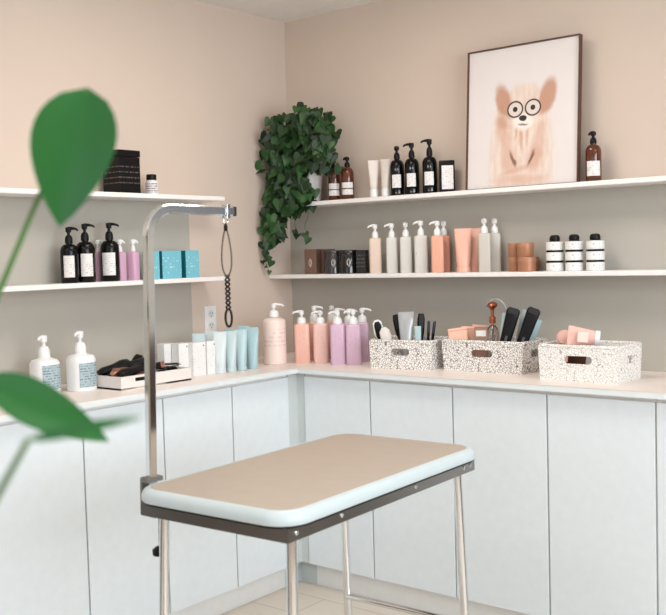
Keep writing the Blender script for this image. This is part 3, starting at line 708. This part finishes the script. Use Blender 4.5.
# basket one
Gk = None
t = thing('pin_brush', 'long-handled white and black grooming brush leaning left in the first basket', 'brush')
bm = mk(loft, [(0, .009, .007, 2.5), (.05, .011, .008, 2.5), (.085, .008, .007, 2.5), (.1, .016, .008, 3), (.12, .021, .008, 3), (.165, .018, .008, 2.5), (.175, .008, .005, 2)], 20); obj('handle', bm, white_pl, t)
obj('pad', mk(loft, [(.1, .010, .003, 2.5, 0, -.008), (.115, .015, .004, 2.5, 0, -.009), (.155, .014, .004, 2.5, 0, -.009), (.168, .008, .003, 2.5, 0, -.008)], 18), black_pl, t)
lean(t, in_basket(K1, K1r, -.088, -.035, .016), 0, -.22, K1r+.5)
t = thing('paddle_brush', 'beige oval paddle brush tilted in the first basket', 'brush')
obj('handle', mk(loft, [(0, .009, .007, 2.2), (.06, .01, .008, 2.2), (.075, .014, .008, 2.3), (.10, .023, .009, 2.3), (.128, .02, .009, 2.3), (.142, .008, .006, 2)], 22), M('warm_white_plastic', (222, 214, 208), .4), t)
lean(t, in_basket(K1, K1r, -.052, -.055, .022), 0, -.24, K1r+.6)
t = cap_tube('squeeze_tube', 'silver grey squeeze tube upright in the first basket', None, 'squeeze tube', .062, .03, .205, M('silver_grey_tube', (176, 178, 178), .3, .2), M('silver_grey_tube', (176, 178, 178)), in_basket(K1, K1r, -.008, -.02), K1r+.45, .03, .02)
for lab, x, y, ry, h, mm, r in [('black bristle brush behind the grey tube in the first basket', -.04, .04, -.18, .195, black_pl, .018), ('black comb case right of the grey tube in the first basket', .022, .035, .05, .195, black_pl, .014)]:
    t = thing('grooming_tool', lab, 'grooming tool')
    obj('handle', mk(loft, [(0, .008, .008, 2.5), (.09, .01, .009, 2.5), (.12, r, .010, 3.2), (h-.02, r*1.05, .011, 3.2), (h, r*.8, .008, 3)], 20), mm, t)
    obj('blade', mk(box, (0, -.012, h-.03), (r*1.3, .003, .05), .001), M('dark_blade', (50, 50, 54), .4, .6), t, 0)
    lean(t, in_basket(K1, K1r, x, y), 0, ry, K1r+.5)
t = cap_tube('squeeze_tube', 'small light blue tube beside the grey tube in the first basket', None, 'squeeze tube', .026, .02, .15, tm[2], white_pl, in_basket(K1, K1r, .042, -.02), K1r+.5, .015, .011)
for k, (x, ry) in enumerate(((.052, .06), (.062, .15))):
    t = thing('marker_pen', ('slim black pen standing in the first basket' if k == 0 else 'outermost slim black pen leaning right in the first basket'), 'pen', group='pens in the first basket')
    obj('barrel', mk(lathe, [(.004, 0), (.0055, .01), (.0055, .12)], 12), black_pl, t); obj('cap', mk(lathe, [(.006, .12), (.006, .16), (.004, .168)], 12), M('pen_cap', (40, 52, 70), .3), t)
    lean(t, in_basket(K1, K1r, x+.005, .03), 0, ry, K1r)
# basket two
peach = M('peach_paper', (238, 190, 168), .6, bump=.2); 
Gp2 = 'peach paper packets in the middle basket'
for lab, x, y, ry, h in [('front peach paper packet in the middle basket', -.106, -.056, -.12, .148), ('middle peach paper packet in the middle basket', -.098, -.022, .06, .150), ('rearmost peach paper packet in the middle basket', -.075, .016, .08, .154)]:
    t = thing('paper_packet', lab, 'packet', group=Gp2)
    bm = mk(loft, [(0, .026, .006, 5), (.05, .034, .008, 5), (h-.02, .036, .006, 5), (h-.006, .036, .003, 6), (h, .036, .002, 6)], 24); obj('pouch', bm, peach, t)
    obj('seal_strip', mk(box, (0, -.0005, h-.010), (.071, .0072, .008), .0004), M('peach_seal', (226, 172, 150), .6), t, 0)
    lean(t, in_basket(K2, 0, x, y), 0, ry, .55)
t = box_thing('soap_box', 'brown box with pale label in the middle basket', 'box', None, .05, .04, .150, M('taupe_card', (160, 122, 104), .5), in_basket(K2, 0, -.035, -.035), .5)
obj('paper_label', mk(box, (0, -.0205, .128), (.036, .0008, .022)), label_w, t, 0)
t = thing('spray_bottle', 'clear glass bottle with copper knob in the middle basket', 'bottle', in_basket(K2, 0, -.005, .0))
clear = M('clear_glass', (240, 240, 238), .04, trans=.92, coat=0)
obj('body', mk(lathe, [(.022, 0), (.024, .004), (.024, .125), (.018, .145), (.010, .155), (.010, .165)], 28), clear, t)
cp_ = obj('cap', mk(lathe, [(.0115, .163), (.012, .166), (.012, .186), (.006, .19), (.006, .212), (.010, .218), (.018, .226), (.020, .232), (.015, .240), (.006, .244)], 24), copper, t)
obj('inner_tube', mk(tube, [(.0, 0, .01), (.002, 0, .08), (0, 0, .16)], .0035, 8), copper, t)
t = thing('bubble_wand', 'curved clear tube with a ball end arching over the middle basket', 'tube', in_basket(K2, 0, .0, .04))
pts = [(.035, .0, 0), (.036, .0, .12), (.034, 0, .16)] + [(-.012+.046*math.cos(a), 0, .19+.062*math.sin(a)) for a in [PI*k/14 for k in range(0, 12)]]
obj('tube', mk(tube, pts, .0032, 8), M('frosted_tube', (214, 216, 216), .2, trans=.5), t)
bm = bmesh.new(); bmesh.ops.create_uvsphere(bm, u_segments=14, v_segments=10, radius=.008, matrix=Matrix.Translation(pts[-1])); obj('ball_end', bm, M('ball_glass', (150, 165, 180), .1), t)
Gt2 = 'light blue tubes leaning in the middle basket'
for lab, x, y, ry, k, h in [('leftmost light blue tube leaning in the middle basket', .030, -.018, .20, 1, .200), ('light blue tube between the black clippers', .080, -.008, .30, 1, .215), ('narrow blue tube furthest right in the middle basket', .106, .010, .36, 3, .185)]:
    t = cap_tube('squeeze_tube', lab, Gt2, 'squeeze tube', .048 if h > .19 else .030, .026, h, tm[k], tm[k], (0, 0, 0), 0, .02, .012)
    lean(t, in_basket(K2, 0, x, y, .016), 0, ry, .45)
for lab, x, y, ry, h in [('upright black hair clipper leaning between light blue tubes', .050, -.058, .27, .222), ('large black hair clipper leaning to the right in the middle basket', .106, -.052, .36, .228)]:
    t = thing('hair_clipper', lab, 'hair clipper', group='black clippers in the middle basket')
    obj('body', mk(loft, [(0, .014, .012, 3), (.03, .019, .016, 3), (.12, .021, .017, 3.2), (h-.03, .024, .016, 4), (h-.01, .025, .014, 4), (h, .022, .010, 4)], 26), black_pl, t)
    obj('blade', mk(box, (0, -.013, h-.006), (.036, .006, .022), .001), M('blade_steel', (70, 70, 74), .3, .8), t, 0)
    obj('switch', mk(box, (0, -.0175, .11), (.008, .003, .022), .001), M('switch_grey', (90, 90, 92), .4), t, 0)
    lean(t, in_basket(K2, 0, x, y, .018), 0, ry, .45)
# basket three
pinkp = M('blush_pink_plastic', (240, 190, 178), .4)
t = thing('palm_brush', 'round blush pink brush head resting on the right basket filling', 'brush')
obj('brush_head', mk(lathe, [(.008, -.012), (.024, -.008), (.029, 0), (.024, .010), (.008, .014)], 28), pinkp, t)
obj('handle', mk(loft, [(0, .009, .008, 2.3), (.035, .011, .009, 2.3), (.065, .008, .007, 2.3)], 16, T(0, -.02, 0, PI/2, 0, 0)), pinkp, t)
t.location = (1.527, -.315, CT+.140); t.rotation_euler = (1.25, 0, face_cam(1.527, -.315))
t = cap_tube('squeeze_tube', 'blush pink tube with white label lying across the right basket', None, 'squeeze tube', .066, .04, .105, pinkp, white_pl, (0, 0, 0), 0, .016, .026)
obj('paper_label', mk(box, (0, -.0205, .055), (.034, .0012, .035)), M('pale_pink_label', (246, 220, 212), .5), t, 0)
t.location = (1.655, -.318, CT+.142); t.rotation_euler = (-.2, -PI/2+.12, .55+.1)
t = thing('cotton_roll', 'white rolled towel inside the right basket', 'towel', (1.668, -.290, CT+.056), 1.2)
pts = [(math.cos(a)*(.008+.004*a), math.sin(a)*(.008+.004*a)) for a in [k*.4 for k in range(28)]]
obj('roll', mk(lathe, [(.04, -.06), (.045, -.055), (.045, .055), (.04, .06)], 26, T(0, 0, 0, PI/2, 0, 0)), M('terry_white', (232, 228, 226), .9, bump=.4, bscale=300), t)
obj('fold_edge', mk(box, (.044, 0, .01), (.006, .11, .02), .002), M('terry_white', (232, 228, 226), .9), t, 0)
t = box_thing('soap_box', 'brown wooden tool box lying inside the right basket', 'box', None, .10, .055, .088, M('dark_brown_wood', (92, 58, 42), .5, var=.2, scale=60), (1.540, -.258, CT+.010), 0)

# ------------------------------------------------------------------ tray of scissors and clippers
tx0, tx1, ty0, ty1, tz = .19, .345, -1.29, -.965, .046
t = thing('tray', 'white rectangular tray with slot handles holding black grooming tools', 'tray', ((tx0+tx1)/2, (ty0+ty1)/2, CT), PI/2)
W_, D_ = ty1-ty0, tx1-tx0; th = .007; tray_m = M('tray_white', (232, 226, 221), .45)
bm = bmesh.new(); box(bm, (0, 0, .003), (W_, D_, .006))
hx, hz, hw_ = -W_/2+.085, .031, .022
for sy in (-1, 1):
    y_ = sy*(D_/2-th/2)
    box(bm, ((-W_/2+hx-hw_)/2, y_, tz/2), (hx-hw_+W_/2, th, tz)); box(bm, ((W_/2+hx+hw_)/2, y_, tz/2), (W_/2-hx-hw_, th, tz))
    box(bm, (hx, y_, .0125), (2*hw_, th, .025)); box(bm, (hx, y_, .042), (2*hw_, th, .008))
for sx in (-1, 1): box(bm, (sx*(W_/2-th/2), 0, tz/2), (th, D_-2*th, tz))
obj('tray_body', bm, tray_m, t, 0)
for sy in (-1, 1): obj('handle_slot', mk(box, (hx, sy*(D_/2-th/2), .0315), (2*hw_-.001, th*.5, .0125)), black_pl, t, 0)
TC = Vector(((tx0+tx1)/2, (ty0+ty1)/2, CT))
rose_gold = M('rose_gold', (196, 140, 118), .3, .8)
def scissors(label, loc, rz, tilt, hm, ln=.15):
    t = thing('scissors', label, 'scissors', loc, rz, 'grooming scissors in the tray'); t.rotation_euler = (tilt, 0, rz)
    for s in (-1, 1):
        pts = [(-.035+.017*math.cos(a), s*.019+.014*math.sin(a), 0) for a in [2*PI*k/16 for k in range(16)]]
        o = obj('finger_ring', mk(tube, pts, .0042, 7, None, True), hm, t)
        prm = bmesh.new(); tube(prm, [(-.02, s*.014, 0), (.01, s*.003, 0), (.03, -s*.002, .001*s)], [.0042, .004, .0035], 7); obj('shank', prm, hm, t)
        bl = bmesh.new(); prism(bl, [(.025, -s*.006), (.05, -s*.006), (.025+ln*.6, 0), (.05, s*.003), (.025, s*.003)], .0022, None, -.001+.0012*s); obj('blade', bl, M('shear_steel', (120, 120, 124), .25, 1), t, 0)
    obj('pivot_screw', mk(lathe, [(.004, -.002), (.004, .004), (.002, .005)], 12, T(.03, 0, 0)), rose_gold, t)
def handtool(name, label, cat, loc, rot, ln, r, mm, headm, flat=.6):
    t = thing(name, label, cat, loc); t.rotation_euler = rot; X = T(0, 0, 0, 0, PI/2, 0)
    obj('handle', mk(loft, [(-ln/2, r*.6*flat, r*.6, 2.5), (-ln/3, r*flat, r, 2.6), (0, r*flat*.8, r*.85, 2.6), (ln*.25, r*flat, r*1.05, 3), (ln*.4, r*flat*.8, r*1.1, 3)], 20, X), mm, t)
    obj('head', mk(loft, [(ln*.4, r*flat*.7, r*.9, 4), (ln*.5, r*flat*.4, r*1.0, 4)], 20, X), headm, t)
    return t
z0 = CT+.012
handtool('hair_clipper', 'black clipper lying at the left end of the tray', 'hair clipper', (.25, -1.205, z0+.022), (.2, -.05, 1.3), .14, .02, black_pl, steel)
handtool('hair_clipper', 'black clipper lying on top of the heap in the tray', 'hair clipper', (.262, -1.165, z0+.064), (.1, -.16, 1.0), .15, .024, black_pl, steel)
handtool('trimmer', 'rose gold and black trimmer lying in the tray near the lotion bottle', 'trimmer', (.285, -1.245, z0+.047), (0, -.1, 1.8), .085, .017, rose_gold, black_pl)
handtool('trimmer', 'short black trimmer behind the steel post in the tray', 'trimmer', (.245, -1.09, z0+.050), (.3, .14, 1.5), .11, .021, black_pl, steel)
handtool('slicker_brush', 'black slicker brush upright edge in the tray middle', 'brush', (.285, -1.12, z0+.036), (.5, -.35, .8), .13, .018, black_pl, rose_gold)
handtool('slicker_brush', 'flat black brush at the right end of the tray', 'brush', (.262, -1.015, z0+.030), (.0, .06, 1.5), .10, .016, black_pl, rose_gold)
handtool('nail_file', 'rose gold file across the front of the tray', 'file', (.315, -1.16, z0+.032), (0, .0, 1.9), .12, .008, rose_gold, rose_gold)
handtool('grooming_tool', 'black pointed tool sticking up from the tray heap', 'grooming tool', (.25, -1.15, z0+.072), (.3, -.45, 1.9), .08, .013, black_pl, black_pl)
scissors('black-handled scissors lying across the tray centre', (.295, -1.21, z0+.040), 1.2, .15, black_pl)
scissors('rose gold scissors at the back of the tray', (.22, -1.20, z0+.050), 1.9, -.1, rose_gold)
scissors('black-handled scissors nearest the white cartons in the tray', (.30, -1.06, z0+.040), 1.75, .1, black_pl, .11)
handtool('hair_clipper', 'large black clipper propped against the tray wall beside the slot handle', 'hair clipper', (.315, -1.215, z0+.050), (.1, -.1, 1.75), .13, .021, black_pl, black_pl)
handtool('grooming_tool', 'black tool with raised tail at the back of the tray', 'grooming tool', (.225, -1.225, z0+.056), (.2, -.30, 1.2), .12, .021, black_pl, black_pl)
handtool('slicker_brush', 'black brush across the back of the tray behind the heap', 'brush', (.225, -1.12, z0+.052), (.1, .15, 1.9), .13, .018, black_pl, black_pl)
def comb(label, loc, rot):
    t = thing('comb', label, 'comb', loc); t.rotation_euler = rot
    obj('spine', mk(box, (0, .008, 0), (.13, .010, .003), .001), black_pl, t, 0); bm = bmesh.new()
    for k in range(30): box(bm, (-.063+k*.0043, -.007, 0), (.0018, .022, .002))
    obj('teeth', bm, black_pl, t, 0)
comb('black comb lying on top at the right of the tray', (.275, -1.035, z0+.05), (.1, .05, 1.4))

# ------------------------------------------------------------------ grooming table
TZ = .80; X0, X1, Y0, Y1 = 1.155, 1.652, -1.93, -1.058
tab = thing('grooming_table', 'grooming table with tan top, rounded edge in painted window sheen and steel legs', 'table', ((X0+X1)/2, (Y0+Y1)/2, 0), math.radians(2.5))
hw2, hd2 = (X1-X0)/2, (Y1-Y0)/2
def rrect(a, b, r, n=8):
    out = []
    for cx_, cy_, a0 in ((a-r, b-r, 0), (-a+r, b-r, PI/2), (-a+r, -b+r, PI), (a-r, -b+r, 1.5*PI)):
        for k in range(n+1): an = a0+k*PI/2/n; out.append((cx_+r*math.cos(an), cy_+r*math.sin(an)))
    return out
R0 = .075
def ring_at(off, z): return [(x, y, z) for x, y in rrect(hw2-off, hd2-off, max(R0-off, .01))]
obj('top_pad', mk(rings, [ring_at(.024, TZ-.030), ring_at(.024, TZ-.0005), ring_at(.026, TZ)], True), M('tan_rubber', (180, 166, 153), .55, var=.05, scale=20, bump=.15, bscale=400), tab, 25)
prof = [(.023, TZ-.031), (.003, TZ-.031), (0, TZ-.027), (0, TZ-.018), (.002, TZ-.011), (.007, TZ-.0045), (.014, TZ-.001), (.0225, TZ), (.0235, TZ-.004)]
obj('sheen_edge', mk(rings, [ring_at(o_, z_) for o_, z_ in prof], False), M('painted_edge_sheen', (200, 212, 216), .28), tab, 50)  # bluish window reflection on the rounded edge, painted into its colour
obj('gasket', mk(rings, [ring_at(.006, TZ-.0365), ring_at(.006, TZ-.031)], True), rubber, tab, 25)
bm = bmesh.new(); ins = .022
for sy in (-1, 1): box(bm, (0, sy*(hd2-ins), TZ-.052), (2*hw2-2*ins, .004, .030))
for sx in (-1, 1): box(bm, (sx*(hw2-ins), 0, TZ-.052), (.004, 2*hd2-2*ins, .030))
for sx in (-1, 1): box(bm, (sx*(hw2-ins-.012), 0, TZ-.066), (.024, 2*hd2-2*ins, .003))
for k in (-.3, .3): box(bm, (0, k, TZ-.045), (2*hw2-2*ins, .03, .015))
obj('frame', bm, steel, tab, 0)
for sx in (-1, 1):
    for yy in (hd2-.05, hd2-.085, .1, -.22, -hd2+.05):
        obj('rivet', mk(lathe, [(.006, 0), (.0055, .002), (.003, .0035)], 12, T(sx*(hw2-ins+.002), yy, TZ-.050, 0, sx*PI/2)), chrome, tab)
for sx in (-1, 1):
    for sy in (-1, 1):
        x_, y_ = sx*(hw2-.05), sy*(hd2-.07)
        lg = obj('leg', mk(tube, [(x_, y_, TZ-.05), (x_+sx*.01, y_+sy*.03, .03)], .0125, 14), chrome, tab)
        obj('rubber_foot', mk(lathe, [(.019, 0), (.020, .004), (.017, .03), (.013, .036)], 16, T(x_+sx*.01, y_+sy*.03, 0)), rubber, lg)
for sy in (-1, 1): obj('crossbar', mk(tube, [(-hw2+.046, sy*(hd2-.055), .3), (hw2-.046, sy*(hd2-.055), .3)], .009, 12), chrome, tab)

# grooming arm
PXc, PYc = 1.154, -1.852
arm = thing('steel_grooming_arm', 'polished steel grooming arm clamped to the table edge, bent over at the top', 'grooming arm', (PXc, PYc, .70))
arm.rotation_euler = (-.012, .020, 0)
ZT = 1.486-.70; sw, sx_ = .0245, .0195; Rb = .07     # section, bend radius on the centre line
path = [((0, z), (0, 1)) for z in (0.02, .3, ZT-sw/2-Rb)]
for k in range(1, 11):
    a = k*PI/20; path.append(((Rb-Rb*math.cos(a), ZT-sw/2-Rb+Rb*math.sin(a)), (math.sin(a), math.cos(a))))
path.append(((.290, ZT-sw/2), (1, 0)))
rs = []
for (y_, z_), (ty, tz_) in path:
    ny, nz_ = -tz_, ty; c_ = .003
    sec = []
    for u, v in ((-sx_/2+c_, -sw/2), (sx_/2-c_, -sw/2), (sx_/2, -sw/2+c_), (sx_/2, sw/2-c_), (sx_/2-c_, sw/2), (-sx_/2+c_, sw/2), (-sx_/2, sw/2-c_), (-sx_/2, -sw/2+c_)):
        sec.append((u, y_+ny*v, z_+nz_*v))
    rs.append(sec)
obj('post', mk(rings, rs, True), chrome, arm, 40)
obj('end_cap', mk(box, (0, .293, ZT-sw/2), (sx_+.001, .012, sw+.001), .002), M('dark_end_cap', (60, 52, 48), .4, .5), arm, 0)
bm = bmesh.new()
box(bm, (0, -.0, .104), (.03, .05, .012), .002); box(bm, (.012, 0, .02), (.055, .05, .010), .002); box(bm, (-.012, 0, .06), (.008, .05, .09), .002)
obj('clamp', bm, steel, arm, 0)
sc = obj('clamp_screw', mk(lathe, [(.005, -.06), (.005, .016), (.012, .018), (.012, .024)], 14, T(.03, 0, 0)), steel, arm)
obj('knob', mk(lathe, [(.006, -.085), (.02, -.082), (.021, -.07), (.012, -.062), (.006, -.06)], 12, T(.03, 0, 0)), black_pl, sc)
bm = bmesh.new(); hy = .266
for s in (-1, 1): box(bm, (s*(sx_/2+.002), hy, ZT-sw/2), (.003, .012, sw+.012), .001)
box(bm, (0, hy, ZT+.004), (sx_+.007, .012, .004), .001); box(bm, (0, hy, ZT-sw-.006), (sx_+.007, .012, .004), .001)
sl = obj('slider', bm, chrome, arm, 0)
obj('eyelet', mk(tube, [(0, hy+.008*math.cos(a), ZT-sw-.015+.009*math.sin(a)) for a in [2*PI*k/14 for k in range(14)]], .0018, 7, None, True), chrome, sl)
# grooming loop
E3 = Euler((-.012, .020, 0)).to_matrix() @ Vector((0, hy, ZT-sw-.022)) + Vector((PXc, PYc, .70))
lp = thing('grooming_loop', 'grey cable grooming loop with black braided tail hanging from the steel arm', 'grooming loop', E3)
lp.rotation_euler = (0, 0, YAW)
pts = []
for k in range(24):
    a = 2*PI*k/24; zz = -.075-.062*math.cos(a)
    wv_ = .0125*math.sin(a)*(1+.35*math.cos(a*1.0)); pts.append((wv_, 0, zz))
obj('cable_loop', mk(tube, pts, .0024, 7, None, True), M('grey_cable', (106, 92, 80), .4), lp)
obj('slide_lock', mk(lathe, [(.0045, -.018), (.0055, -.014), (.0055, -.006), (.003, .002)], 12), black_pl, lp)
bm = bmesh.new()
for s in (0, PI): tube(bm, [(.0052*math.cos(k*.42+s), .0052*math.sin(k*.42+s), -.135-k*.00165) for k in range(56)], .0027, 6)
obj('braided_tail', bm, M('black_cord', (18, 16, 16), .6), lp)
obj('end_loop', mk(tube, [(.0085*math.sin(a), .001, -.250+.024*math.cos(a)) for a in [2*PI*k/18 for k in range(18)]], .0033, 7, None, True), M('black_cord', (18, 16, 16), .6), lp)

# ------------------------------------------------------------------ foreground houseplant, out of focus
def ray_pt(px, py, d): return CAM + (fw + rr*((px-333)/FPX) - uu*((py-307.5)/FPX))*d
potc = ray_pt(-210, 300, .95); potc.z = 0
hp = thing('houseplant', 'large-leaved green houseplant in the near left foreground, out of focus', 'plant', potc)
obj('pot', mk(lathe, [(.12, 0), (.125, .005), (.155, .27), (.162, .275), (.162, .30), (.150, .30), (.146, .27), (.05, .26)], 36), M('stone_pot', (205, 200, 194), .6), hp)
obj('soil', mk(lathe, [(.145, .262), (.145, .275), (.05, .282)], 24), M('soil', (46, 34, 26), .9), hp)
leaves = bmesh.new(); stems = bmesh.new()
def big_leaf(base, tip, nrm, width, bend=.1):
    base, tip, nrm = Vector(base), Vector(tip), Vector(nrm).normalized(); ax = tip-base; Lg = ax.length; sd = ax.normalized().cross(nrm)
    n_ = 12; cols = []
    for i in range(n_+1):
        f = i/n_; wv_ = width*(math.sin(PI*min(1, f**.75*1.0))**.8 if 0 < f < 1 else .02)
        c_ = base+ax*f-nrm*bend*Lg*f*f
        cols.append([leaves.verts.new(c_+sd*(wv_*s)+nrm*(abs(s)*wv_*.22)) for s in (-.5, -.25, 0, .25, .5)])
    for a, b_ in zip(cols, cols[1:]):
        for j in range(4): leaves.faces.new((a[j], a[j+1], b_[j+1], b_[j]))
tocam = -fw
specs = [((88, 88), (56, 222), .88, .078), ((-14, 378), (106, 440), .86, .040), ((28, 440), (142, 415), .60, .0085), ((-150, 120), (-30, 60), .95, .09), ((-160, 420), (-40, 470), .95, .09), ((-260, 200), (-390, 150), .95, .09), ((-240, 330), (-380, 380), .95, .09), ((-200, 20), (-230, -120), .95, .08)]
top_c = Vector((0, 0, .27))
for (a, b_, d, wd) in specs:
    P0 = ray_pt(a[0], a[1], d)-potc; P1 = ray_pt(b_[0], b_[1], d-.015)-potc
    big_leaf(P0, P1, tocam+uu*.25, wd)
    midp = Vector((P0.x*.25, P0.y*.25, .27+(P0.z-.27)*.6))
    pp = [top_c.lerp(midp, k/4) for k in range(5)]+[midp.lerp(P0, k/4)+Vector((0, 0, .02*math.sin(PI*k/4))) for k in range(1, 5)]
    tube(stems, pp, [.006-.0005*k for k in range(9)], 7)
obj('foliage', leaves, leaf_material('houseplant_leaf', (14, 76, 26), (34, 102, 42), .35), hp); obj('stems', stems, M('plant_stem', (70, 110, 50), .5), hp)
